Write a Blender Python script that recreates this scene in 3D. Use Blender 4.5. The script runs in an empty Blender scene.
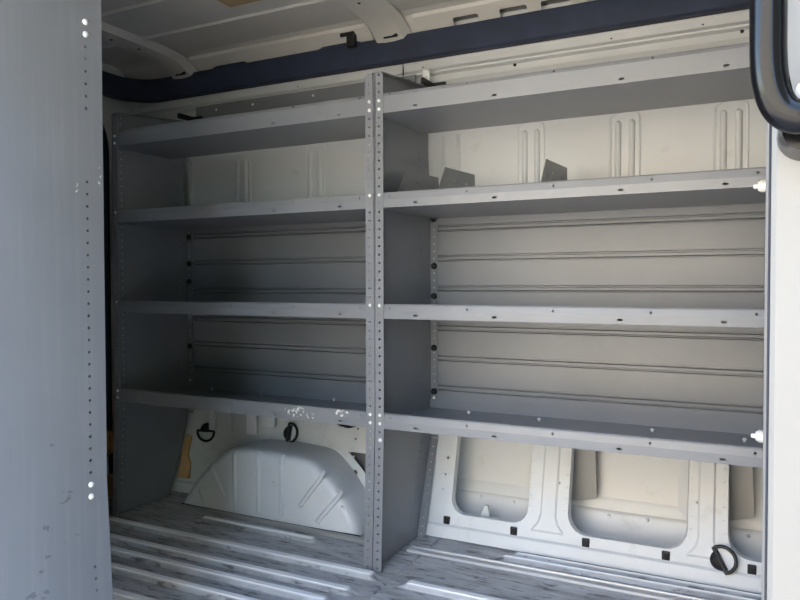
import bpy, bmesh, math, random
from mathutils import Vector, Matrix
random.seed(7)
S = bpy.context.scene
COL = S.collection
PI = math.pi

# ------------------------------------------------------------------ materials
def new_mat(name):
    m = bpy.data.materials.new(name); m.use_nodes = True
    nt = m.node_tree; nt.nodes.clear()
    out = nt.nodes.new('ShaderNodeOutputMaterial'); b = nt.nodes.new('ShaderNodeBsdfPrincipled')
    nt.links.new(b.outputs[0], out.inputs[0])
    return m, nt, b
def noise(nt, scale, detail=4, stretch=(1, 1, 1), rough=.55):
    tc = nt.nodes.new('ShaderNodeTexCoord'); mp = nt.nodes.new('ShaderNodeMapping')
    mp.inputs['Scale'].default_value = stretch
    n = nt.nodes.new('ShaderNodeTexNoise'); n.inputs['Scale'].default_value = scale
    n.inputs['Detail'].default_value = detail; n.inputs['Roughness'].default_value = rough
    nt.links.new(tc.outputs['Object'], mp.inputs[0]); nt.links.new(mp.outputs[0], n.inputs['Vector'])
    return n.outputs['Fac']
def ramp(nt, fac, stops):
    r = nt.nodes.new('ShaderNodeValToRGB'); e = r.color_ramp.elements
    while len(e) < len(stops): e.new(.5)
    for el, (p, c) in zip(e, stops):
        el.position = p; el.color = (c[0], c[1], c[2], 1)
    nt.links.new(fac, r.inputs[0]); return r.outputs[0]
def mix(nt, fac, a, b):
    m = nt.nodes.new('ShaderNodeMix'); m.data_type = 'RGBA'
    for sock, v in ((0, fac), (6, a), (7, b)):
        if isinstance(v, (int, float)): m.inputs[sock].default_value = v
        elif isinstance(v, tuple): m.inputs[sock].default_value = (v[0], v[1], v[2], 1)
        else: nt.links.new(v, m.inputs[sock])
    return m.outputs[2]
def mth(nt, op, a, b):
    m = nt.nodes.new('ShaderNodeMath'); m.operation = op
    for i, v in enumerate((a, b)):
        if isinstance(v, (int, float)): m.inputs[i].default_value = v
        else: nt.links.new(v, m.inputs[i])
    return m.outputs[0]
def blob(nt, p, r):
    """1 inside an ellipsoid at object point p with radii r"""
    tc = nt.nodes.new('ShaderNodeTexCoord'); mp = nt.nodes.new('ShaderNodeMapping'); mp.vector_type = 'TEXTURE'
    mp.inputs['Location'].default_value = p; mp.inputs['Scale'].default_value = r
    nt.links.new(tc.outputs['Object'], mp.inputs[0])
    ln = nt.nodes.new('ShaderNodeVectorMath'); ln.operation = 'LENGTH'; nt.links.new(mp.outputs[0], ln.inputs[0])
    return mth(nt, 'LESS_THAN', ln.outputs['Value'], 1.0)
def simple(name, c, rough=.5, metal=0, var=.06, scale=6, bump=0, stretch=(1, 1, 1)):
    m, nt, b = new_mat(name)
    n = noise(nt, scale, 4, stretch)
    lo = tuple(x*(1-var) for x in c); hi = tuple(min(1, x*(1+var)) for x in c)
    nt.links.new(ramp(nt, n, [(.3, lo), (.7, hi)]), b.inputs['Base Color'])
    b.inputs['Roughness'].default_value = rough; b.inputs['Metallic'].default_value = metal
    if bump:
        bp = nt.nodes.new('ShaderNodeBump'); bp.inputs['Strength'].default_value = bump; bp.inputs['Distance'].default_value = .004
        nt.links.new(n, bp.inputs['Height']); nt.links.new(bp.outputs[0], b.inputs['Normal'])
    return m
GREY = (.216, .224, .244)
def shelf_paint(name, chips=(), streak=False, scuffs=()):
    m, nt, b = new_mat(name)
    n = noise(nt, 5, 4, (1, 1, 1))
    col = ramp(nt, n, [(.3, tuple(x*.94 for x in GREY)), (.7, tuple(x*1.05 for x in GREY))])
    if streak:
        s = noise(nt, 3, 3, (1, 22, .8))
        col = mix(nt, mth(nt, 'MULTIPLY', mth(nt, 'SUBTRACT', s, .5), .30), col, (.55, .56, .57))
    if chips:
        sp = noise(nt, 95, 3)
        mask = None
        for p, r in chips:
            k = blob(nt, p, r); mask = k if mask is None else mth(nt, 'MAXIMUM', mask, k)
        col = mix(nt, mth(nt, 'MULTIPLY', mask, mth(nt, 'GREATER_THAN', sp, .56)), col, (.72, .72, .70))
    if scuffs:
        sp = noise(nt, 60, 3, (1, .6, 1.2)); mask = None
        for p, r in scuffs:
            k = blob(nt, p, r); mask = k if mask is None else mth(nt, 'MAXIMUM', mask, k)
        col = mix(nt, mth(nt, 'MULTIPLY', mask, mth(nt, 'MULTIPLY', mth(nt, 'GREATER_THAN', sp, .57), .6)), col, (.10, .10, .11))
    nt.links.new(col, b.inputs['Base Color'])
    b.inputs['Roughness'].default_value = .33
    return m

M = {}
M['paint'] = shelf_paint('grey_shelf_paint')
M['shelf_low_left'] = shelf_paint('grey_shelf_paint_chipped', chips=[((.808, 0, .458), (.038, .02, .022)), ((.985, 0, .466), (.025, .02, .012)), ((.87, 0, .447), (.016, .02, .01))])
M['panel_near'] = shelf_paint('grey_panel_paint_scuffed', streak=True,
    chips=[((0, .068, 1.067), (.01, .005, .012)), ((0, .010, 1.093), (.01, .004, .022))],
    scuffs=[((0, .132, .527), (.01, .006, .03)), ((0, .104, .435), (.01, .03, .012)), ((0, .143, .381), (.01, .012, .016)),
            ((0, .144, .325), (.01, .006, .012)), ((0, .09, .345), (.01, .02, .008)), ((0, .17, .25), (.01, .03, .02)), ((0, .16, .300), (.01, .006, .008))])
M['steel'] = simple('bright_bolt_zinc', (.92, .92, .90), .3, .15, .02)
M['black'] = simple('black_plastic', (.006, .0065, .008), .45, 0, .2)
M['band'] = simple('hazed_trim_vinyl', (.022, .031, .060), .6, 0, .2, 12)  # black trim lifted to navy, veiling haze put into the colour
M['handle'] = simple('black_moulded_handle', (.004, .004, .005), .2, 0, .2)
M['handle'].node_tree.nodes['Principled BSDF'].inputs['Specular IOR Level'].default_value = .3
M['seal'] = simple('black_rubber_seal', (.016, .019, .032), .7, 0, .2)
M['white_plastic'] = simple('white_plastic', (.9, .9, .86), .3, 0, .02)
M['alu'] = simple('worn_aluminium', (.72, .73, .75), .38, .6, .12, 9, 0, (.4, 6, 1))
M['tan'] = simple('raw_tan_wood', (.60, .36, .17), .7, 0, .25, 14, 0, (1, 1, .2))
M['mark'] = simple('brown_patch', (.36, .25, .13), .6, 0, .15, 10)
M['gap_shade'] = simple('body_cavity_shade', (.16, .155, .15), .7, 0, .1)  # dark tone stands in for shade inside the body cavities

def van_paint(name, c, dirt=.0, rough=.42, dirtcol=(.30, .27, .23), thr=(.60, .72), scale=9):
    m, nt, b = new_mat(name)
    n = noise(nt, 3, 4)
    col = ramp(nt, n, [(.3, tuple(x*.96 for x in c)), (.7, tuple(min(1, x*1.03) for x in c))])
    if dirt:
        d = ramp(nt, noise(nt, scale, 9, (1, 1, 1), .68), [(thr[0], (0, 0, 0)), (thr[1], (1, 1, 1))])
        col = mix(nt, mth(nt, 'MULTIPLY', d, dirt), col, dirtcol)
    nt.links.new(col, b.inputs['Base Color']); b.inputs['Roughness'].default_value = rough
    return m
M['body'] = van_paint('silver_white_body_paint', (.675, .685, .69), .25)
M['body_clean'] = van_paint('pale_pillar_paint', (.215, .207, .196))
M['roofpaint'] = van_paint('pale_roof_paint', (.52, .50, .465), .25)
M['arch'] = van_paint('scuffed_arch_paint', (.70, .71, .73), .7, .45, (.20, .19, .19), (.64, .70), 26)
M['outer'] = van_paint('outer_skin_paint', (.66, .66, .65), .3, .3)
M['brace'] = van_paint('grey_brace_paint', (.33, .32, .30), .2)

def floor_mat():
    m, nt, b = new_mat('dirty_white_floor_paint')
    base = ramp(nt, noise(nt, 4, 5, (1, 3, 1)), [(.3, (.42, .42, .425)), (.7, (.58, .58, .59))])
    d1 = ramp(nt, noise(nt, 3.2, 10, (1.1, 5.5, 1), .7), [(.46, (0, 0, 0)), (.66, (1, 1, 1))])
    d2 = ramp(nt, noise(nt, 16, 8, (.7, 3.5, 1), .68), [(.545, (0, 0, 0)), (.60, (1, 1, 1))])
    # grime sits in the valleys; rib tops are whitened to carry skylight
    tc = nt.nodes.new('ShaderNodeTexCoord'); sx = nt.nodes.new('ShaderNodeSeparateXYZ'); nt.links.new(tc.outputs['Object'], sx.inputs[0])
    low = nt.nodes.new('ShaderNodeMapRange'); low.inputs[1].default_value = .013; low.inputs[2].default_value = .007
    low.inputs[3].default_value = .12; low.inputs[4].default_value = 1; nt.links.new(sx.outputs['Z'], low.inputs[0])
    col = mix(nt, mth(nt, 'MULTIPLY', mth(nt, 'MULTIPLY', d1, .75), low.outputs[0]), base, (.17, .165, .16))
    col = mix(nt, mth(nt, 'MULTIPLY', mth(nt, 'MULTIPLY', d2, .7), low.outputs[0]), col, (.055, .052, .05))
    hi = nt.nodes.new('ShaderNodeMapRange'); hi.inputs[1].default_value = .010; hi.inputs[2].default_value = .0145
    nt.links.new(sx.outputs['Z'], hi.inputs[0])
    col = mix(nt, mth(nt, 'MULTIPLY', hi.outputs[0], .95), col, (.93, .93, .93))  # light on the rib tops painted in as white
    rust = ramp(nt, noise(nt, 2.3, 6, (1, 1.5, 1)), [(.60, (0, 0, 0)), (.74, (1, 1, 1))])
    col = mix(nt, mth(nt, 'MULTIPLY', mth(nt, 'MULTIPLY', rust, .5), low.outputs[0]), col, (.20, .155, .11))
    nt.links.new(col, b.inputs['Base Color']); b.inputs['Roughness'].default_value = .5
    return m
M['floor'] = floor_mat()
def ground_mat():
    m, nt, b = new_mat('sunlit_concrete')
    nt.links.new(ramp(nt, noise(nt, .8, 6), [(.3, (.37, .34, .275)), (.7, (.42, .385, .315))]), b.inputs['Base Color'])
    b.inputs['Roughness'].default_value = .9
    return m
M['ground'] = ground_mat()
M['bounce_wall'] = simple('warm_bounce_wall', (.60, .54, .44), .9, 0, .05, .5)  # warm tone of the added wall that bounces light inside
M['light_blocker'] = simple('dark_light_blocker', (.02, .03, .012), .9, 0, .3, 2)  # near-black tone of the added light blockers
M['light_absorber'] = simple('dark_light_absorber', (.05, .052, .055), .9)  # dark tone of the added ground wedge that soaks up light
M['bounce_cut'] = simple('dark_bounce_cut', (.035, .036, .04), .7)  # unseen walls made near black to cut bounce light inside

# ------------------------------------------------------------------ geometry helpers
class MB:
    def __init__(s): s.bm = bmesh.new()
    def box(s, x0, x1, y0, y1, z0, z1, bev=0):
        v = [s.bm.verts.new(p) for p in ((x0, y0, z0), (x1, y0, z0), (x1, y1, z0), (x0, y1, z0), (x0, y0, z1), (x1, y0, z1), (x1, y1, z1), (x0, y1, z1))]
        f = [s.bm.faces.new([v[i] for i in q]) for q in ((0, 3, 2, 1), (4, 5, 6, 7), (0, 1, 5, 4), (1, 2, 6, 5), (2, 3, 7, 6), (3, 0, 4, 7))]
        if bev:
            es = list({e for q in f for e in q.edges})
            bmesh.ops.bevel(s.bm, geom=es, offset=bev, segments=2, affect='EDGES', profile=.5)
        return s
    def extrude(s, prof, ax, a, b, th=0):
        """open profile polyline (pairs) swept along an axis from a to b; ax 0: pairs are (y,z), 2: pairs are (x,y)"""
        def P(q, t): return (t, q[0], q[1]) if ax == 0 else ((q[0], q[1], t) if ax == 2 else (q[0], t, q[1]))
        A = [s.bm.verts.new(P(q, a)) for q in prof]; B = [s.bm.verts.new(P(q, b)) for q in prof]
        fs = [s.bm.faces.new((A[i], B[i], B[i+1], A[i+1])) for i in range(len(prof)-1)]
        if th:
            bmesh.ops.solidify(s.bm, geom=fs, thickness=th)
        return s
    def prism(s, poly, ax, a, b):
        def P(q, t): return (t, q[0], q[1]) if ax == 0 else ((q[0], q[1], t) if ax == 2 else (q[0], t, q[1]))
        A = [s.bm.verts.new(P(q, a)) for q in poly]; B = [s.bm.verts.new(P(q, b)) for q in poly]
        n = len(poly); s.bm.faces.new(A); s.bm.faces.new(B[::-1])
        for i in range(n): s.bm.faces.new((A[i], B[i], B[(i+1) % n], A[(i+1) % n]))
        return s
    def tube(s, pts, r, seg=10, flat=1.0, closed=False):
        pts = [Vector(p) for p in pts]; rings = []; n = len(pts)
        up0 = None
        for i, p in enumerate(pts):
            if closed: t = pts[(i+1) % n]-pts[i-1]
            else: t = pts[min(i+1, n-1)]-pts[max(i-1, 0)]
            t.normalize()
            if up0 is None:
                up0 = Vector((0, 0, 1)) if abs(t.z) < .9 else Vector((0, 1, 0))
            a = t.cross(up0).normalized(); c = a.cross(t).normalized(); up0 = c
            rr = r[i] if isinstance(r, (list, tuple)) else r
            rings.append([s.bm.verts.new(p+a*math.cos(2*PI*k/seg)*rr+c*math.sin(2*PI*k/seg)*rr*flat) for k in range(seg)])
        for i in range(n if closed else n-1):
            A, B = rings[i], rings[(i+1) % n]
            for k in range(seg): s.bm.faces.new((A[k], A[(k+1) % seg], B[(k+1) % seg], B[k]))
        if not closed:
            s.bm.faces.new(rings[0][::-1]); s.bm.faces.new(rings[-1])
        return s
    def dome(s, p, nrm, r, h, seg=10, rings=3, base=0):
        """low dome button sitting at p along nrm"""
        n = Vector(nrm).normalized(); a = n.orthogonal().normalized(); c = n.cross(a); p = Vector(p)
        R = []
        prof = [(r, -base)]+[(r*math.cos(k*PI/2/rings), h*math.sin(k*PI/2/rings)) for k in range(rings)]
        for rr, hh in prof:
            R.append([s.bm.verts.new(p+n*hh+(a*math.cos(2*PI*k/seg)+c*math.sin(2*PI*k/seg))*rr) for k in range(seg)])
        top = s.bm.verts.new(p+n*h)
        for A, B in zip(R, R[1:]):
            for k in range(seg): s.bm.faces.new((A[k], A[(k+1) % seg], B[(k+1) % seg], B[k]))
        for k in range(seg): s.bm.faces.new((R[-1][k], R[-1][(k+1) % seg], top))
        s.bm.faces.new(R[0][::-1]); return s
    def plate(s, outer, holes, th, fn):
        """flat plate with true holes; local (u,v,w) mapped to 3-D by fn"""
        cu = bpy.data.curves.new('c', 'CURVE'); cu.dimensions = '2D'; cu.fill_mode = 'BOTH'; cu.extrude = th/2
        for poly in [outer]+list(holes):
            sp = cu.splines.new('POLY'); sp.points.add(len(poly)-1)
            for q, P in zip(sp.points, poly): q.co = (P[0], P[1], 0, 1)
            sp.use_cyclic_u = True
        ob = bpy.data.objects.new('c', cu); COL.objects.link(ob)
        dg = bpy.context.evaluated_depsgraph_get(); dg.update()
        me = bpy.data.meshes.new_from_object(ob.evaluated_get(dg))
        for v in me.vertices: v.co = Vector(fn(*v.co))
        s.bm.from_mesh(me)
        bpy.data.objects.remove(ob); bpy.data.curves.remove(cu); bpy.data.meshes.remove(me)
        return s
    def build(s, name, mat, parent=None, smooth=False, loc=None):
        bmesh.ops.remove_doubles(s.bm, verts=s.bm.verts, dist=1e-6)
        bmesh.ops.recalc_face_normals(s.bm, faces=s.bm.faces)
        me = bpy.data.meshes.new(name); s.bm.to_mesh(me); s.bm.free()
        if smooth:
            for p in me.polygons: p.use_smooth = True
            try: me.set_sharp_from_angle(angle=math.radians(40))
            except Exception: pass
        me.materials.append(mat)
        o = bpy.data.objects.new(name, me); COL.objects.link(o)
        if loc is not None:
            o.location = loc
        if parent: o.parent = parent
        return o
def circ(u, v, r, n=10): return [(u+r*math.cos(2*PI*k/n), v+r*math.sin(2*PI*k/n)) for k in range(n)]
def rrect(u0, u1, v0, v1, r, n=5):
    out = []
    for cx, cy, a0 in ((u1-r, v1-r, 0), (u0+r, v1-r, PI/2), (u0+r, v0+r, PI), (u1-r, v0+r, 1.5*PI)):
        out += [(cx+r*math.cos(a0+k*PI/2/n), cy+r*math.sin(a0+k*PI/2/n)) for k in range(n+1)]
    return out
def thing(name, label, cat, loc=(0, 0, 0), rotz=0, group=None):
    o = bpy.data.objects.new(name, None); COL.objects.link(o); o.empty_display_size = .05
    o.location = loc; o.rotation_euler = (0, 0, rotz)
    return tag(o, label, cat, group)
def tag(o, label, cat, group=None):
    o['label'] = label; o['category'] = cat
    if group: o['group'] = group
    return o
def struct(o): o['kind'] = 'structure'; return o
def copy_part(src, parent, loc):
    c = src.copy(); COL.objects.link(c); c.parent = parent; c.location = loc; return c

# ------------------------------------------------------------------ shelving units
D = .41                                             # depth of a unit
def zk(k): return .0127+.0254*k                     # one hole per inch
SHELVES = [(1.432, .060, .085), (1.1375, .046, .012), (.8046, .044, .012), (.4756, .046, .012)]   # lip top, lip height, gap at the back
def set_depth(d):
    global D, REAR
    D = d
    REAR = [(d-.115, 0), (d, .32), (d, 1.15), (d-.02, 1.30), (d-.02, 1.540)]
set_depth(.407)
def rear_y(z):
    for (y0, z0), (y1, z1) in zip(REAR, REAR[1:]):
        if z <= z1: return y0+(y1-y0)*(z-z0)/(z1-z0)
    return REAR[-1][0]
def front_y(z): return -.02*max(0, (.44-z)/.44)
bolt_mesh_cache = {}

def end_panel(root, x, s, bolts, face_front, mat, skip=lambda k: False, face_hole=.042, low_flange=True):
    """bent sheet panel at local x; its flanges turn towards s (+1/-1)"""
    b = MB(); t = .0016
    poly = [(front_y(0), 0.004), (0, .44), (0, 1.488), (.006, 1.497), (D-.02, 1.540)]+[(y, z) for y, z in REAR[::-1][1:-1]]+[(D-.115, .004)]
    holes = []
    for k in range(59):
        z = zk(k)
        if face_front and not skip(k): holes.append(circ(.041+front_y(z), z, .0033, 8))
        if k > 1 and abs(z-.4756) > .03: holes.append(circ(rear_y(z)-face_hole, z, .003, 8))
    b.plate(poly, holes, t, lambda u, v, w: (x+w, u, v))
    # front flange, upper and leaning lower length
    f0, f1 = (x, x+s*.0285)
    for za, zb in ((.4405, 1.494), (0.004, .4395)):
        hs = [circ(s*.0147, zk(k), .0034, 10) for k in range(59) if za+.004 < zk(k) < zb-.004]
        w = .0285
        if za > .4: outl = [(0, za), (s*w, za), (s*w, zb-.006), (s*(w-.006), zb), (s*.004, zb)]
        else: outl = [(0, za), (s*w, za), (s*w, zb), (0, zb)]
        b.plate(outl, hs, t, lambda u, v, q: (x+u, front_y(v)+q, v))
    # rear flange
    segs = list(zip(REAR, REAR[1:]))[0 if low_flange else 1:2]
    for (y0, z0), (y1, z1) in segs:
        hs = [circ(s*.0135, zk(k), .0032, 8) for k in range(59) if z0+.004 < zk(k) < z1-.004]
        b.plate([(0, z0+.004), (s*.027, z0+.004), (s*.027, z1), (0, z1)], hs, t,
                lambda u, v, q, y0=y0, y1=y1, z0=z0, z1=z1: (x+u, y0+(y1-y0)*(v-z0)/(z1-z0)+q, v))
    # top flange
    b.plate([(0, .008), (s*.02, .012), (s*.02, D-.024), (0, D-.02)], [circ(s*.011, .04+i*.0508, .003, 8) for i in range(7)], t,
            lambda u, v, q: (x+u, v, 1.4965+.0435*(v/.39)+q))
    p = b.build('end_panel', mat, root)
    # splice bolt where the leg is joined, shelf bolts
    for k in bolts:
        z = zk(k)
        bm = MB(); bm.dome((0, 0, 0), (0, -1, 0), .0054, .0038, 12, 3, .002)
        bm.build('bolt', M['steel'], root, True, (x+s*.0147, -.0012, z))
    return p

def shelf(root, W, zt, h, dep, mat, screws=()):
    b = MB(); t = .0016
    x0, x1 = .0035, W-.0035
    zf = zt-h                                       # tray floor; the front lip stands up from it
    b.extrude([(dep, zf+.030), (dep, zf), (.003, zf)], 0, x0, x1, t)
    b.extrude([(.0045, zt-.004), (.0075, zt), (.028, zt-.001)], 0, x0, x1, t)
    zm = zf+h*(.52 if h < .05 else .80); sc = W/1.08
    slots = [[(xx*sc+.0075*math.cos(a*PI/5), zf+.011+.0034*math.sin(a*PI/5)) for a in range(10)] for xx in (.135, .378, .717, .96)]
    dots = [circ(xx*sc, zt-(.013 if h < .05 else .006), .0034, 10) for xx in (.296, .543, .792, .05, W/sc-.05)]
    b.plate([(x0, zf), (x1, zf), (x1, zm), (x0, zm)], slots, t, lambda u, v, w: (u, .0025-.0012*(v-zf)/(zm-zf)+w, v))
    b.plate([(x0, zm), (x1, zm), (x1, zt-.004), (x0, zt-.004)], dots, t, lambda u, v, w: (u, .0013+.0032*(v-zm)/(zt-.004-zm)+w, v))
    b.extrude([(.0275, zf+.0005), (.0275, zt-.001)], 0, x0+.002, x1-.002, .0008)  # inner wall added to close the lip so its holes go dark
    for xa in (x0+.001, x1-.001):
        b.extrude([(.008, zf+.001), (.008, zt-.006), (.05, zt-.010), (.05, zf+.001)], 0, xa-.0008, xa+.0008)
    o = b.build('shelf', mat, root)
    for (xx, yy) in screws:
        m = MB(); m.tube([(0, 0, -.001), (0, 0, .005)], .0035, 8); m.dome((0, 0, .004), (0, 0, 1), .0065, .005, 10, 3)
        m.build('screw', M['steel'], o, True, (xx, yy, zf+.001))
    return o

def back_panel(root, W, z0, z1, grooves):
    """sheet with pressed horizontal beads"""
    y = D+.0045; prof = [(y, z0)]
    for g in sorted(grooves):
        prof += [(y, g-.0120), (y+.010, g-.0100), (y+.010, g-.0075), (y-.001, g-.0040), (y-.001, g+.0040), (y+.010, g+.0065), (y+.010, g+.0100), (y, g+.0120)]
    prof.append((y, z1))
    b = MB(); b.extrude(prof, 0, .0225, W-.0225, .001)
    return b.build('back_panel', M['paint'], root)

def knob(root, x, z):
    b = MB(); b.dome((0, 0, 0), (0, -1, 0), .0115, .010, 14, 4, .003)
    return b.build('push_knob', M['black'], root, True, (x, rear_y(z)-.0022, z))

ALLB = (55, 54, 44, 31, 18, 17)
def unit(label, loc, rotz, W, mats, low_screws, front_holes, near=False):
    root = thing('shelving_unit', label, 'shelving unit', loc, rotz, None)
    near_skip = lambda k: not (48 <= k <= 53 or 18 <= k <= 42 or k <= 10)
    end_panel(root, .001, 1, ALLB, front_holes[0], mats.get('end', M['paint']), near_skip if near else (lambda k: False), .042 if front_holes[0] else .078, not front_holes[0])
    end_panel(root, W-.001, -1, ALLB, front_holes[1], M['paint'])
    for i, (zt, h, gap) in enumerate(SHELVES):
        shelf(root, W, zt, h, D-gap, mats.get('low', M['paint']) if i == 3 else M['paint'], low_screws if i == 3 else ())
    return root

SCR = [(0.17, 0.34), (0.413, 0.326), (0.755, 0.31), (0.998, 0.291), (0.823, 0.447)]
SCL = [(0.142, 0.365), (0.396, 0.359), (0.729, 0.364)]
# right unit, filling the middle and right of the view
XR, WR = .0004, 1.072
ur = unit('grey steel shelving unit with white plastic bolts at its end, beside the pale door pillar', (XR, 0, 0), 0, WR, {}, SCR, (False, False))
back_panel(ur, WR, .436, .775, (.5, .605, .711)); back_panel(ur, WR, .777, 1.125, (.847, .953, 1.057))
for z in (1.091, .927, .821, .639, .485): knob(ur, .0145, z)
for z in (1.089, .509):                             # white plastic bolts at the right end post
    m = MB()
    m.tube([(0, 0, 0), (-.010, 0, 0)], .0145, 14); m.tube([(-.009, 0, 0), (-.0155, 0, 0)], [.0135, .010], 12); m.tube([(-.015, 0, 0), (-.0225, 0, 0), (-.025, 0, 0)], [.0058, .0055, .004], 10)
    m.tube([(0, 0, 0), (.026, 0, 0)], .012, 12)
    o = m.build('end_bolt', M['white_plastic'], ur, True, (1.038-XR, -.022, z)); o['label'] = 'white plastic bolt with a short tip'
# left unit
XL, WL = -1.1035, 1.1025
set_depth(.378)
ul = unit('dim grey steel shelving unit standing over the white ribbed wheel arch', (XL, 0, 0), 0, WL, {'low': M['shelf_low_left']}, SCL, (True, False))
back_panel(ul, WL, .436, .775, (.514, .619, .722)); back_panel(ul, WL, .777, 1.125, (.837, .953, 1.064))
for z in (1.06, .95, .875, .605): knob(ul, .0145, z)
m = MB(); m.box(.05, WL-.045, .386, .393, 1.532, 1.598, .002); rr = m.build('rear_rail', M['paint'], ul)
for xx in (.16, .345, .63): 
    q = MB(); q.dome((0, 0, 0), (0, -1, 0), .0055, .004, 10, 3, .002); q.build('screw', M['steel'], rr, True, (xx, .3865, 1.575))
# brackets that tie the units to the van side
def bracket(root, x, s, z):
    m = MB(); m.box(min(x, x+s*.06), max(x, x+s*.06), .372, .384, z, z+.014, .002); m.box(min(x, x+s*.012), max(x, x+s*.012), .30, .384, z-.004, z+.016, .002)
    m.build('wall_bracket', M['black'], root)
bracket(ur, .012, 1, 1.541); bracket(ul, WL-.03, -1, 1.541); bracket(ul, .03, 1, 1.541)
m = MB(); m.box(-.012, .012, .36, .373, 1.545, 1.60, .003); m.dome((0, .36, 1.575), (0, -1, 0), .008, .008, 10, 3)
o = m.build('tie_bolt', M['steel'], ur, True, (.004, 0, 0))
# splice bolts on the legs under the lowest shelf
for root, x, s in ((ur, .0147+.001, 1),):
    q = MB(); q.dome((0, 0, 0), (0, -1, 0), .0065, .005, 12, 3, .002); q.build('splice_bolt', M['steel'], root, True, (x+s*.002, front_y(.40)-.001, .395))
for root, d, zs in ((ur, .407, (.372, .345, .462, .438)), (ul, .378, (.462, .438))):
    for z in zs:
        q = MB(); q.dome((0, 0, 0), (0, -1, 0), .0055, .004, 10, 3, .002); q.build('bolt', M['steel'], root, True, (.0145, d-.0018, z))
# unit on the near side of the aisle, its end panel fills the left of the view
set_depth(.395)
un = unit('large pale grey perforated end panel of a nearer shelving unit, filling the left edge', (-.229, -.788, 0), PI, 1.066, {'end': M['panel_near']}, [], (True, False), True)
for k in (55, 54, 17, 16):
    q = MB(); q.dome((0, 0, 0), (-1, 0, 0), .0064, .005, 12, 3, .002); q.build('bolt', M['steel'], un, True, (-.0005, .041, zk(k)))
ref = back_panel(un, 1.066, .50, 1.125, (.6, .711, .847, .953, 1.057))

# shelf dividers standing on the second shelf
def divider(x, label):
    m = MB(); m.plate([(.03, 0), (.125, .126), (.375, .137), (.388, 0)], [circ(.2, .095, .005), circ(.3, .095, .005)], .0018, lambda u, v, w: (w, u, v))
    m.plate([(0, .035), (.022, .035), (.022, .39), (0, .39)], [], .0018, lambda u, v, w: (u, v, .0012+w))
    o = m.build('shelf_divider', M['paint'], None, False, (x, 0, 1.0930))
    return tag(o, label, 'shelf divider', 'dividers on the second shelf from the top')
divider(.487, 'grey metal shelf divider standing alone on the second shelf, right of the other two')
divider(.177, 'grey metal shelf divider with a slanted front on the second shelf, middle of three')
divider(.045, 'dark shelf divider close to the central panel on the second shelf')

# ------------------------------------------------------------------ van shell
XA, XB = -1.5, 2.0
# floor: long pressed ribs with rounded ends, a seam across
def ribs_profile(y, ribs, rise=.014):
    z = 0
    for c, w in ribs:
        d = abs(y-c)
        if d < w: z = max(z, rise*min(1, (w-d)/.012))
    return z
ribsL = [(.105, .018), (-.058, .021), (-.178, .021), (-.258, .021), (-.355, .02), (-.48, .022), (-.60, .022), (-.72, .022), (-.84, .022), (-.96, .022), (-1.08, .022)]
ribsR = [(.283, .012), (.243, .012), (-.062, .021), (-.178, .021), (-.258, .021), (-.355, .02), (-.48, .022), (-.60, .022), (-.72, .022), (-.84, .022), (-.96, .022)]
b = MB()
ys = sorted({round(y, 4) for lst in (ribsL, ribsR) for c, w in lst for y in (c-w-.001, c-w, c-w+.006, c-w+.012, c, c+w-.012, c+w-.006, c+w, c+w+.001)} | {-1.25, .5})
def endfade(x, a, bb):
    return max(0, min(1, (x-a)/.03, (bb-x)/.03))
ends = {.105: (-.80, -.27), -.058: (-1.4, .045), -.178: (-1.4, .035), -.258: (-1.4, .01), .283: (.33, 1.9), .243: (.30, 1.9), -.062: (.115, 1.9)}
xs = sorted({XA, XB, .070, .0745, .0785, .083} | {round(-1.4+i*.06, 3) for i in range(56)} | {v+q for p in ends.values() for v in p for q in (0, .01, .02, .03, -.03, -.02, -.01)})
def fz(x, y):
    z = 0
    for lst, lo, hi in ((ribsL, -1.42, .05), (ribsR, .10, 1.9)):
        for c, w in lst:
            a, bb = ends.get(c, (lo, hi))
            a, bb = (max(a, lo), min(bb, hi))
            d = abs(y-c)
            f = endfade(x, a, bb)
            if d < w and f > 0: z = max(z, .015*min(1, (w-d)/.010)*f)
    if .073 < x < .080: z = -.006
    return z
grid = [[b.bm.verts.new((x, y, fz(x, y))) for y in ys] for x in xs]
for i in range(len(xs)-1):
    for j in range(len(ys)-1): b.bm.faces.new((grid[i][j], grid[i+1][j], grid[i+1][j+1], grid[i][j+1]))
struct(b.build('floor', M['floor'], None, True))
b = MB(); b.box(XA-.1, XB+.1, -1.3, .62, -.16, -.02); struct(b.build('floor_underside', M['body']))

# aluminium track in the floor to the right of the centre post
def track(x0, x1, y, label):
    t = thing('floor_track', label, 'floor track', (0, y, 0))
    m = MB(); m.extrude([(-.021, .001), (-.021, .009), (-.007, .012), (-.005, .003), (.005, .003), (.007, .012), (.021, .009), (.021, .001)], 0, x0, x1); m.build('rail', M['alu'], t)
    m = MB(); m.box(x0+.01, x1, -.0048, .0048, .0032, .0050); m.build('slot', M['black'], t)
    m = MB(); m.box(x0-.006, x0+.012, -.022, .022, .001, .010, .003); m.build('end_cap', M['alu'], t)
    return t
track(.03, 1.9, .182, 'worn aluminium track let into the floor below the wall with the round-cornered openings')

# skirting strip below the wheel arch
m = MB(); m.extrude([(.193, .001), (.190, .010), (.178, .013), (.168, .010), (.163, .001)], 0, -1.02, -.02)
t2 = struct(m.build('trim_2', M['brace']))
m = MB(); m.tube([(-.97, .197, .004), (-.5, .197, .004), (-.17, .197, .004)], .0075, 8); m.build('sealant_gap', M['seal'], t2)

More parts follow.
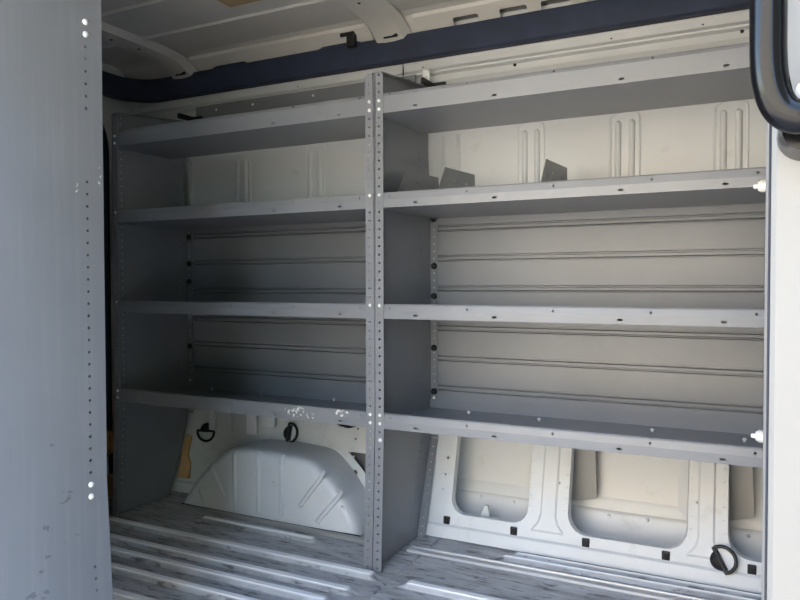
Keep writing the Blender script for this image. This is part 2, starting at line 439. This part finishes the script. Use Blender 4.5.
# far side wall: upper sheet with pressed vertical beads
b = MB()
b.box(XA, XB, .455, .46, .46, 1.56)
def bead(bm, pts, r, flat, seg=10):
    rs = [r*.25]+[r]*(len(pts))+[r*.25]
    P = [Vector(p) for p in pts]; d0 = (P[1]-P[0]).normalized(); d1 = (P[-1]-P[-2]).normalized()
    bm.tube([P[0]-d0*r*.8]+P+[P[-1]+d1*r*.8], rs, seg, flat)
for c in (-1.18, -.872, -.511, -.2, .348, .651, .954, 1.26):
    for s in (-1, 1):
        bead(b, [(c+s*.021, .456, .7), (c+s*.021, .456, 1.0), (c+s*.021, .456, 1.372)], .0100, 1.1)
    U_ = [(c-.044, .456, .7), (c-.044, .456, 1.0), (c-.044, .456, 1.385)]+[(c-.044*math.cos(k*PI/8), .456, 1.385+.022*math.sin(k*PI/8)) for k in range(1, 8)]+[(c+.044, .456, 1.385), (c+.044, .456, 1.0), (c+.044, .456, .7)]
    b.tube(U_, .0042, 8)
for x in (.035, .088): bead(b, [(x, .456, .7), (x, .456, 1.0), (x, .456, 1.385)], .008, .8)
# stepped rail under the roof
wall = struct(b.build('wall_back', M['body'], None, True))
b = MB(); b.extrude([(.455, 1.52), (.452, 1.545), (.428, 1.560), (.420, 1.574), (.420, 1.594), (.406, 1.601), (.414, 1.604), (.414, 1.609), (.400, 1.614), (.390, 1.632), (.388, 1.66), (.40, 1.76), (.46, 1.80)], 0, XA, XB)
b.build('stepped_rail', M['body'], wall)
for (x, z, y) in ((-.022, 1.624, .398), (.303, 1.591, .418), (.618, 1.624, .398), (.878, 1.624, .398), (.981, 1.592, .418), (-.55, 1.624, .398)):
    q = MB(); q.dome((0, 0, 0), (0, -1, .2), .0055, .003, 10, 2, .003); q.build('body_plug', M['black'], wall, True, (x, y, z))
q = MB(); q.box(-.0965, -.0945, .386, .392, 1.55, 1.64); q.build('rail_seam', M['black'], wall)

# lower inner sheet leaning out, with round-cornered openings
def lean(u, v, w): return (u, .3285+.274*v+w, v)
holes = [rrect(.100, .368, .082, .44, .05), rrect(.497, .850, .076, .44, .06), rrect(.957, 1.30, .080, .44, .06), rrect(1.42, 1.76, .08, .44, .06)]
holes += [circ(-.352, .425, .105, 24), [(-.330, .238), (-.20, .238), (-.20, .15), (-.246, .170)], circ(-.305, .222, .005), circ(-.289, .168, .010, 14), circ(-.305, .285, .004), circ(-.30, .322, .004),
          circ(.070, .204, .004), circ(.463, .221, .005), circ(.875, .216, .0055), circ(.072, .258, .005), circ(.066, .155, .003), circ(1.36, .22, .005)]
b = MB(); b.plate([(-1.45, .001), (XB, .001), (XB, .455), (-1.45, .455)], holes, .003, lean)
# returns round the openings
for h in holes[:4]:
    n = len(h); f = [b.bm.verts.new(lean(p[0], p[1], .001)) for p in h]; k = [b.bm.verts.new(lean(p[0]+(.004 if p[0] < sum(q[0] for q in h)/n else -.004), p[1], .020)) for p in h]
    for i in range(n): b.bm.faces.new((f[i], f[(i+1) % n], k[(i+1) % n], k[i]))
# raised pressed posts between the openings and a step along the sill
for xa, xb in ((.414, .456), (.882, .918), (1.335, 1.385)):
    rows = []
    for v, fl in ((.066, .030), (.075, .025), (.095, .008), (.12, 0), (.45, 0)):
        dz = -.005 if v > .07 else 0
        rows.append([b.bm.verts.new(lean(u, v, w)) for u, w in ((xa-fl-.006, -.0012), (xa-fl, dz-.0015), (xb+fl, dz-.0015), (xb+fl+.006, -.0012))])
    for p, q in zip(rows, rows[1:]):
        for i in range(3): b.bm.faces.new((p[i], p[i+1], q[i+1], q[i]))
b.extrude([(.3285, .001), (.318, .004), (.330, .040), (.338, .046)], 0, XA, XB)
low = b.build('lower_panel', M['body'], wall)
# spot-welded edges: small bumps beside the openings
q = MB()
for x in (.374, .488, .857, .948):
    for z in (.14, .175, .21, .245, .28, .315): q.dome(lean(x, z, -.001), (0, -1, .27), .0045, .0016, 8, 2, .001)
q.build('weld_spot', M['body'], wall)
# outer skin and braces seen through the openings
b = MB(); b.extrude([(.40, -.02), (.470, .03), (.505, .105), (.507, .113), (.512, .117), (.516, .15), (.519, .154), (.520, .158), (.53, .30), (.53, .56), (.52, 1.2), (.50, 1.60), (.47, 1.85)], 0, XA, XB)
b.extrude([(.40, -.02), (.40, -.16)], 0, XA, XB)
skin = b.build('outer_skin', M['outer'], wall, True)
for (x, z) in ((.155, .105), (.275, .10), (.60, .10), (.72, .105), (1.01, .10), (1.02, .2), (1.0, .26)):
    q = MB(); q.dome((0, 0, 0), (0, -1, .2), .006, .003, 8, 2, .002); q.build('rivet', M['alu'], skin, True, (x, .502 if z < .15 else .519, z))
for x0, x1, y in ((.43, .545, .475), (.90, 1.005, .475)):
    m = MB(); m.prism([(x0, .13), (x1+.02, .165), (x1+.012, .46), (x0, .46)], 1, y, y+.008)
    m.build('brace', M['brace'], wall)
for x0, x1 in ((.35, .40), (.815, .885)):
    m = MB(); m.prism([(x0, .16), (x1, .11), (x1, .46), (x0-.004, .46)], 1, .462, .468); m.build('brace', M['body'], wall)
m = MB(); m.prism([(.185, .06), (.225, .06), (.216, .108), (.206, .108)], 1, .40, .415); m.build('brace', M['body'], wall)
# bracing above the wheel arch
m = MB()
for x, w in ((-.995, .03), (-.90, .018), (-.80, .05)): m.box(x, x+w, .38, .40, .26, .45, .004)
m.box(-1.06, -.62, .385, .40, .34, .352, .003); m.box(-.72, -.66, .375, .395, .30, .40, .006)
m.build('brace', M['body'], wall)

m = MB(); m.box(-.34, -.19, .43, .50, .14, .45); m.build('cavity_shade_box', M['gap_shade'], wall)  # added dark box, stands in for shade behind the wall holes
# square plugs along the sill: things one by one
plugs = [(.090, 'first square black plug at the foot of the white wall, beside the central panel'),
         (.326, 'square black plug below the right end of the first wall opening'),
         (.558, 'square black plug under the left end of the large middle wall opening'),
         (.792, 'square black plug under the right end of the large middle wall opening'),
         (1.020, 'square black plug nearest the black door seal, right of the floor-level ring')]
pm = None
for x, lab in plugs:
    z = .058
    if pm is None:
        m = MB(); m.box(-.0115, .0115, -.004, .006, -.0135, .0135, .003); m.box(-.007, .007, -.0055, -.003, -.009, .009, .001)
        o = m.build('wall_plug', M['black']); pm = o
    else:
        o = pm.copy(); COL.objects.link(o)
    o.location = lean(x, z, -.003); tag(o, lab, 'plug', 'square plugs along the foot of the wall')

# tie-down rings
def ring(loc, rot, label):
    t = thing('tie_down_ring', label, 'tie-down ring', loc, 0, 'tie-down rings on the far wall')
    t.rotation_euler = (math.radians(-15), rot, 0)
    m = MB(); m.dome((0, 0, 0), (0, -1, 0), .030, .016, 20, 4, .003)
    bmesh.ops.bisect_plane(m.bm, geom=m.bm.verts[:]+m.bm.edges[:]+m.bm.faces[:], plane_co=(.006, 0, 0), plane_no=(1, 0, 0), clear_outer=True)
    bmesh.ops.holes_fill(m.bm, edges=m.bm.edges[:])
    m.build('base', M['black'], t, True)
    m = MB(); pts = [(.006+.037*math.cos(a), -.014, .037*math.sin(a)) for a in [(-PI/2+PI*k/12) for k in range(13)]]
    pts += [(.0, -.014, .037-.074*k/6) for k in range(0, 7)]
    m.tube(pts, .0052, 10, 1, True); m.build('ring', M['black'], t, True)
    return t
ring(lean(-.600, .280, -.004), 0, 'black tie-down ring above the white wheel arch, left unit')
ring(lean(.940, .070, -.004), math.radians(-30), 'black tie-down ring low on the wall near the floor at right')
ring(lean(-1.015, .255, -.004), math.radians(90), 'dim black tie-down ring behind the far left end panel')

# wheel arch: lofted shell with pressed ribs
OUT = [(-.985, .001), (-.955, .045), (-.895, .12), (-.818, .19), (-.762, .232), (-.715, .249), (-.66, .254), (-.58, .255), (-.50, .253), (-.42, .248), (-.365, .232), (-.30, .185), (-.24, .125), (-.20, .065), (-.185, .03), (-.180, .001)]
def catmull(P, n=4):
    out = []
    for i in range(len(P)-1):
        a, b_, c, d = P[max(i-1, 0)], P[i], P[i+1], P[min(i+2, len(P)-1)]
        for k in range(n):
            t = k/n
            out.append(tuple(.5*(2*b_[j]+(c[j]-a[j])*t+(2*a[j]-5*b_[j]+4*c[j]-d[j])*t*t+(3*b_[j]-a[j]-3*c[j]+d[j])*t**3) for j in (0, 1)))
    return out+[P[-1]]
prof = catmull(OUT, 4); cx, cz = -.56, .0
b = MB(); rings = []
for y, sc in ((.46, .985), (.36, .99), (.28, .995), (.240, 1.0), (.222, .995), (.210, .98), (.202, .955), (.198, .92), (.196, .86), (.195, .6), (.194, .4), (.194, .2)):
    rings.append([b.bm.verts.new((cx+(p[0]-cx)*sc, min(y, .3285+.274*p[1]*sc-.002), max(.001, p[1]*sc))) for p in prof])
for A, B in zip(rings, rings[1:]):
    for i in range(len(prof)-1): b.bm.faces.new((A[i], A[i+1], B[i+1], B[i]))
b.bm.faces.new(rings[-1])
def ripple(a, c, y=.196): bead(b, [(a[0], y+.012, a[1]+.012), (a[0], y, a[1]), ((a[0]+c[0])/2, y-.001, (a[1]+c[1])/2), (c[0], y, c[1])], .0095, .8, 10)
ripple((-.704, .225), (-.704, .035)); ripple((-.595, .235), (-.595, .032)); ripple((-.490, .235), (-.490, .035))
ripple((-.812, .165), (-.752, .070)); ripple((-.870, .075), (-.838, .02))
ripple((-.318, .195), (-.410, .080)); ripple((-.248, .135), (-.340, .033))
arch = tag(b.build('wheel_arch', M['arch'], None, True), 'white ribbed wheel arch hump rising from the floor under the left shelves', 'wheel arch')

# ------------------------------------------------------------------ roof
b = MB()
RZ = 1.79
b.extrude([(.33, 1.782), (.30, RZ), (.29, RZ)], 0, XA, XB)
prof = [(.29, RZ)]
for c in (.105, -.13, -.37, -.61, -.85): prof += [(c+.016, RZ), (c+.007, RZ-.006), (c-.007, RZ-.006), (c-.016, RZ)]
prof.append((-1.25, RZ))
b.extrude(prof, 0, XA, XB)
b.box(XA-.05, XB+.05, -1.3, .56, RZ+.03, RZ+.05)
ceil = struct(b.build('ceiling', M['roofpaint']))
# side rail of the roof with the row of slots
A, Bp = Vector((.412, 1.712)), Vector((.325, 1.786)); dd = Bp-A; LN = dd.length; dd /= LN; nn = Vector((-dd.y, dd.x))
sl = [rrect(x0, x1, .026, .072, .008, 3) for x0, x1 in ((.104, .195), (.268, .360), (.405, .50), (.55, .64), (.70, .79), (.85, .94))]
b = MB(); b.plate([(XA, 0), (XB, 0), (XB, LN), (XA, LN)], sl, .003, lambda u, v, w: (u, A.x+dd.x*v+nn.x*w, A.y+dd.y*v+nn.y*w))
b.build('roof_rail', M['roofpaint'], ceil)
b = MB(); b.box(0, 1.05, .41, .425, 1.70, 1.81); b.build('slot_backing', M['gap_shade'], ceil)  # dark sheet standing in for shade behind the slots
# cross bows
def bow(x, w):
    m = MB(); pr = [(x-w/2-.02, 0), (x-w/2, -.024), (x-w/6, -.028), (x+w/6, -.028), (x+w/2, -.024), (x+w/2+.02, 0)]
    rows = []
    path = [(-1.2, RZ+.002), (.10, RZ+.002), (.22, RZ-.002), (.30, RZ-.012), (.36, RZ-.04), (.395, RZ-.075)]
    for i, (y, z) in enumerate(path):
        k = 1+max(0, (y-.1))*.5
        rows.append([m.bm.verts.new((x+(q[0]-x)*k, y+q[1]*(.5 if y > .25 else 0), z+q[1])) for q in pr])
    for a, c in zip(rows, rows[1:]):
        for i in range(len(pr)-1): m.bm.faces.new((a[i], a[i+1], c[i+1], c[i]))
    o = m.build('roof_bow', M['roofpaint'], ceil, True)
    for (dx, y) in ((0, .0), (.01, .12), (-.015, .2), (.02, .26)):
        q = MB(); q.dome((0, 0, 0), (0, 0, -1), .006, .002, 8, 2, .002); q.build('bow_hole', M['black'], o, True, (x+dx, y, RZ-.0275))
    q = MB(); q.box(-.028, .028, -.012, .012, -.003, .004, .003); e = q.build('bow_slot', M['black'], o); e.location = (x+.01, .335, RZ-.058); e.rotation_euler = (math.radians(-50), 0, 0)
    return o
bow(-1.10, .085); bow(-.13, .09); bow(.85, .09)
# long raised pressings beside the rail
b = MB(); b.extrude([(.352, 1.768), (.345, 1.760), (.330, 1.772), (.325, 1.784)], 0, -1.03, -.22); b.extrude([(.352, 1.768), (.345, 1.760), (.330, 1.772), (.325, 1.784)], 0, -.03, .76); b.build('roof_pressing', M['roofpaint'], ceil)
# black trim along the roof corner, returning across the rear header
b = MB()
pr = [(.385, 1.640), (.353, 1.638), (.346, 1.645), (.350, 1.70), (.362, 1.733), (.385, 1.738)]
path = [(XB, 0), (-1.28, 0)]
rows = [[b.bm.verts.new((XB, q[0], q[1])) for q in pr], [b.bm.verts.new((-1.24, q[0], q[1])) for q in pr]]
for k in range(1, 7):
    a = k/6*PI/2; r = .10
    rows.append([b.bm.verts.new((-1.24-(r+q[0]-.346)*math.sin(a), .346-r+(r+q[0]-.346)*math.cos(a), q[1])) for q in pr])
rows.append([b.bm.verts.new((-1.34-(q[0]-.346), -1.2, q[1]+.01)) for q in pr])
for a, c in zip(rows, rows[1:]):
    for i in range(len(pr)): b.bm.faces.new((a[i], a[(i+1) % len(pr)], c[(i+1) % len(pr)], c[i]))
b.bm.faces.new(rows[0]); b.bm.faces.new(rows[-1][::-1])
# shallow raised tabs on its upper edge
for x0, x1 in ((-.94, -.76), (-.43, -.25)): b.prism([(x0, 1.732), (x0+.02, 1.7395), (x1-.02, 1.7395), (x1, 1.732)], 1, .358, .37)
tag(b.build('roof_trim', M['band'], None, True), 'long black trim strip running along the corner of wall and roof', 'roof trim')
m = MB(); m.box(-.325, -.265, .335, .345, 1.755, 1.770, .003); m.box(-.298, -.266, .335, .36, 1.715, 1.768, .004)
tag(m.build('cable_clip', M['black']), 'small black clip on top of the roof trim above the central post', 'clip')
m = MB(); m.box(-.55, -.40, -.06, .008, RZ-.003, RZ-.0005)  # thin brown patch flush under the roof
tag(m.build('roof_patch', M['mark']), 'brown patch on the pale roof at the top of the picture', 'mark')

# ------------------------------------------------------------------ rear end
b = MB(); b.box(XA-.02, XA, -1.3, .56, -.05, 1.82)
b.prism([(-1.25, 0), (.25, 0), (.25, .1), (-1.25, .1)], 0, XA, XA+.02)
wl = struct(b.build('wall_left', M['bounce_cut']))
# rear corner pillar beside the door opening, with its rounded seal
m = MB()
inner = [(.245, 0), (.245, 1.42)]+[(.245-.16*(1-math.cos(a*PI/16)), 1.42+.20*math.sin(a*PI/16)) for a in range(1, 9)]+[(-1.2, 1.62)]
m.prism(inner+[(-1.2, 1.80), (.46, 1.80), (.46, 0)], 0, -1.45, -1.42); m.build('corner_pillar', M['body'], wl)
m = MB(); m.tube([(-1.425, y+.004, z) for y, z in inner], .013, 10); m.build('door_seal', M['seal'], wl, True)
# wooden pieces stored behind the left unit
m = MB(); m.box(-1.325, -1.305, .05, .165, .175, .275, .022); 
tag(m.build('wood_block', M['tan']), 'upper tan wood block showing in the gap behind the near grey panel', 'wood block', 'tan wood blocks behind the left unit')
m = MB(); m.box(-1.325, -1.295, .03, .160, .002, .095, .008)
tag(m.build('wood_block', M['tan']), 'lower tan wood block on the floor in the gap behind the near grey panel', 'wood block', 'tan wood blocks behind the left unit')
m = MB(); m.box(-1.332, -1.30, .03, .130, .0955, .1745, .004); q = m.build('spacer_block', M['black']); tag(q, 'dark block with a light edge between the two tan wood blocks', 'block')
m = MB(); m.box(-1.3, -1.298, .128, .136, .0965, .1735); e = m.build('edge_strip', M['alu'], q); e['label'] = 'light edge strip'
m = MB(); m.plate([(-1.118, .06), (-1.062, .06), (-1.070, .12), (-1.090, .15), (-1.088, .225), (-1.118, .225)], [], .012, lambda u, v, w: lean(u, v, w-.0095))
tag(m.build('wood_batten', M['tan']), 'tan wood batten on the wall between the far end panel and wheel arch', 'wood batten')

# ------------------------------------------------------------------ near side, right-hand door pillar, front
b = MB()
b.box(XA, -.40, -1.27, -1.22, -.02, 1.80); b.box(-.40, XB, -1.27, -1.1, 1.70, 1.80)
struct(b.build('wall_front', M['bounce_cut']))
b = MB(); b.prism([(1.0262, -1.078), (1.031, -1.083), (1.40, -1.10), (1.40, -.95), (1.0238, -.95), (1.0238, -.965), (1.0262, -.970)], 2, -.02, 1.80)
dr = struct(b.build('door_1', M['body_clean']))
m = MB(); m.tube([(1.0252, -1.078, z) for z in (-.02, .4, .8, 1.2, 1.79)], .0011, 8); m.build('door_seal', M['seal'], dr, True)
b = MB(); b.box(XB, XB+.03, -1.3, .56, -.05, 1.82); b.box(1.40, XB, -1.27, -1.22, -.02, 1.80); struct(b.build('wall_right', M['bounce_cut']))

def catmull3(P, n=4):
    P = [Vector(p) for p in P]; out = []
    for i in range(len(P)-1):
        a, b_, c, d = P[max(i-1, 0)], P[i], P[i+1], P[min(i+2, len(P)-1)]
        for k in range(n):
            t = k/n; out.append(.5*(2*b_+(c-a)*t+(2*a-5*b_+4*c-d)*t*t+(3*b_-a-3*c+d)*t**3))
    return out+[P[-1]]
# grab handle on the pillar
h = thing('grab_handle', 'black curved grab handle on the pale door pillar, top right corner', 'grab handle', (0, 0, 0))
HY = -1.15
pts = [(1.10, HY+.055, 1.345), (1.065, HY+.03, 1.345), (1.036, HY+.005, 1.335), (1.024, HY, 1.31), (1.0212, HY, 1.28), (1.0212, HY, 1.18), (1.0212, HY, 1.09), (1.0215, HY, 1.066), (1.0230, HY, 1.046), (1.0268, HY, 1.029), (1.0335, HY, 1.0165), (1.0435, HY, 1.0105), (1.055, HY+.002, 1.0095), (1.075, HY+.01, 1.008), (1.11, HY+.03, 1.008), (1.125, HY+.055, 1.008)]
m = MB(); m.tube(catmull3(pts), [.0128 if i < 18 or i > 54 else .0150 for i in range(200)], 18); m.build('grip', M['handle'], h, True)
m = MB(); m.tube([(1.054, HY+.022, 1.005), (1.054, HY+.071, 1.005)], [.021, .024], 24); m.build('mount', M['handle'], h, True)
m = MB(); m.tube([(1.065, HY+.05, 1.345), (1.065, HY+.064, 1.345)], [.026, .03], 20); m.build('mount', M['handle'], h, True)
m = MB(); m.prism([(1.040, 1.024), (1.11, 1.02), (1.11, 1.055), (1.054, 1.055), (1.047, 1.045)], 1, HY+.02, HY+.045); m.build('bracket', M['handle'], h)
m = MB(); m.dome((1.0515, HY+.0195, 1.037), (0, -1, 0), .0085, .003, 16, 3, .001); m.build('screw_cap', M['white_plastic'], h, True)

# ------------------------------------------------------------------ outside
b = MB(); b.box(-40, 40, -40, 40, -.72, -.70); struct(b.build('ground', M['ground']))
b = MB(); b.prism([(1.5, -2.5), (3.0, -2.3), (18, -10.5), (10, -13)], 2, -.70, -.69); struct(b.build('exterior_light_absorber', M['light_absorber']))  # unseen dark wedge, added to cut bounce towards the left end

b = MB(); b.box(-16, 4.5, -14.4, -13, -.7, 6.6); struct(b.build('exterior_bounce_wall', M['bounce_wall']))  # unseen wall, added to bounce warm sunlight into the van
b = MB()
for i in range(8):
    x = 6.0+i*1.25; y = -9.8+i*.45
    b.tube([(x, y, -.7), (x, y, 3), (x, y, 8), (x, y, 11+random.random())], [.9, 1.3, 1.2, .3], 12)
struct(b.build('exterior_light_blocker', M['light_blocker'], None, True))  # unseen tree shapes, added to block light reaching the left end
# ------------------------------------------------------------------ light
w = bpy.data.worlds.new('sky'); S.world = w; w.use_nodes = True
nt = w.node_tree; nt.nodes.clear()
o = nt.nodes.new('ShaderNodeOutputWorld'); bg = nt.nodes.new('ShaderNodeBackground'); sk = nt.nodes.new('ShaderNodeTexSky')
sk.sky_type = 'NISHITA'; sk.sun_disc = False; sk.sun_elevation = math.radians(58); sk.sun_rotation = math.radians(20); sk.air_density = 1.0; sk.dust_density = 1.2; sk.ozone_density = 1.0
tn = nt.nodes.new('ShaderNodeMix'); tn.data_type = 'RGBA'; tn.blend_type = 'MULTIPLY'; tn.inputs[0].default_value = 1; tn.inputs[7].default_value = (1.07, 1.0, .91, 1)
nt.links.new(sk.outputs[0], tn.inputs[6]); nt.links.new(tn.outputs[2], bg.inputs[0]); nt.links.new(bg.outputs[0], o.inputs[0]); bg.inputs[1].default_value = .80
sun = bpy.data.lights.new('sun', 'SUN'); sun.energy = 7.0; sun.angle = math.radians(.6); sun.color = (1, .93, .82)
so = bpy.data.objects.new('sun', sun); COL.objects.link(so)
sd = Vector((.45, .75, 0)).normalized()*math.cos(math.radians(58))+Vector((0, 0, math.sin(math.radians(58))))
so.rotation_euler = sd.to_track_quat('Z', 'Y').to_euler()

# ------------------------------------------------------------------ camera
yaw, pit, rol, f = -.4642, -.0244, -.0022, 700.0
F = Vector((math.sin(yaw)*math.cos(pit), math.cos(yaw)*math.cos(pit), math.sin(pit)))
R = Vector((math.cos(yaw), -math.sin(yaw), 0)); U = R.cross(F)
R2 = R*math.cos(rol)+U*math.sin(rol); U2 = -R*math.sin(rol)+U*math.cos(rol)
cam = bpy.data.cameras.new('camera'); cam.sensor_width = 36; cam.lens = f*36/800; cam.clip_start = .02
co = bpy.data.objects.new('camera', cam); COL.objects.link(co)
mw = Matrix((R2, U2, -F)).transposed().to_4x4(); mw.translation = (1.0093, -1.8469, .8676); co.matrix_world = mw
S.camera = co
S.view_settings.view_transform = 'Standard'; S.view_settings.look = 'None'; S.view_settings.gamma = 1
S.view_settings.use_curve_mapping = False; S.view_settings.exposure = 1.6
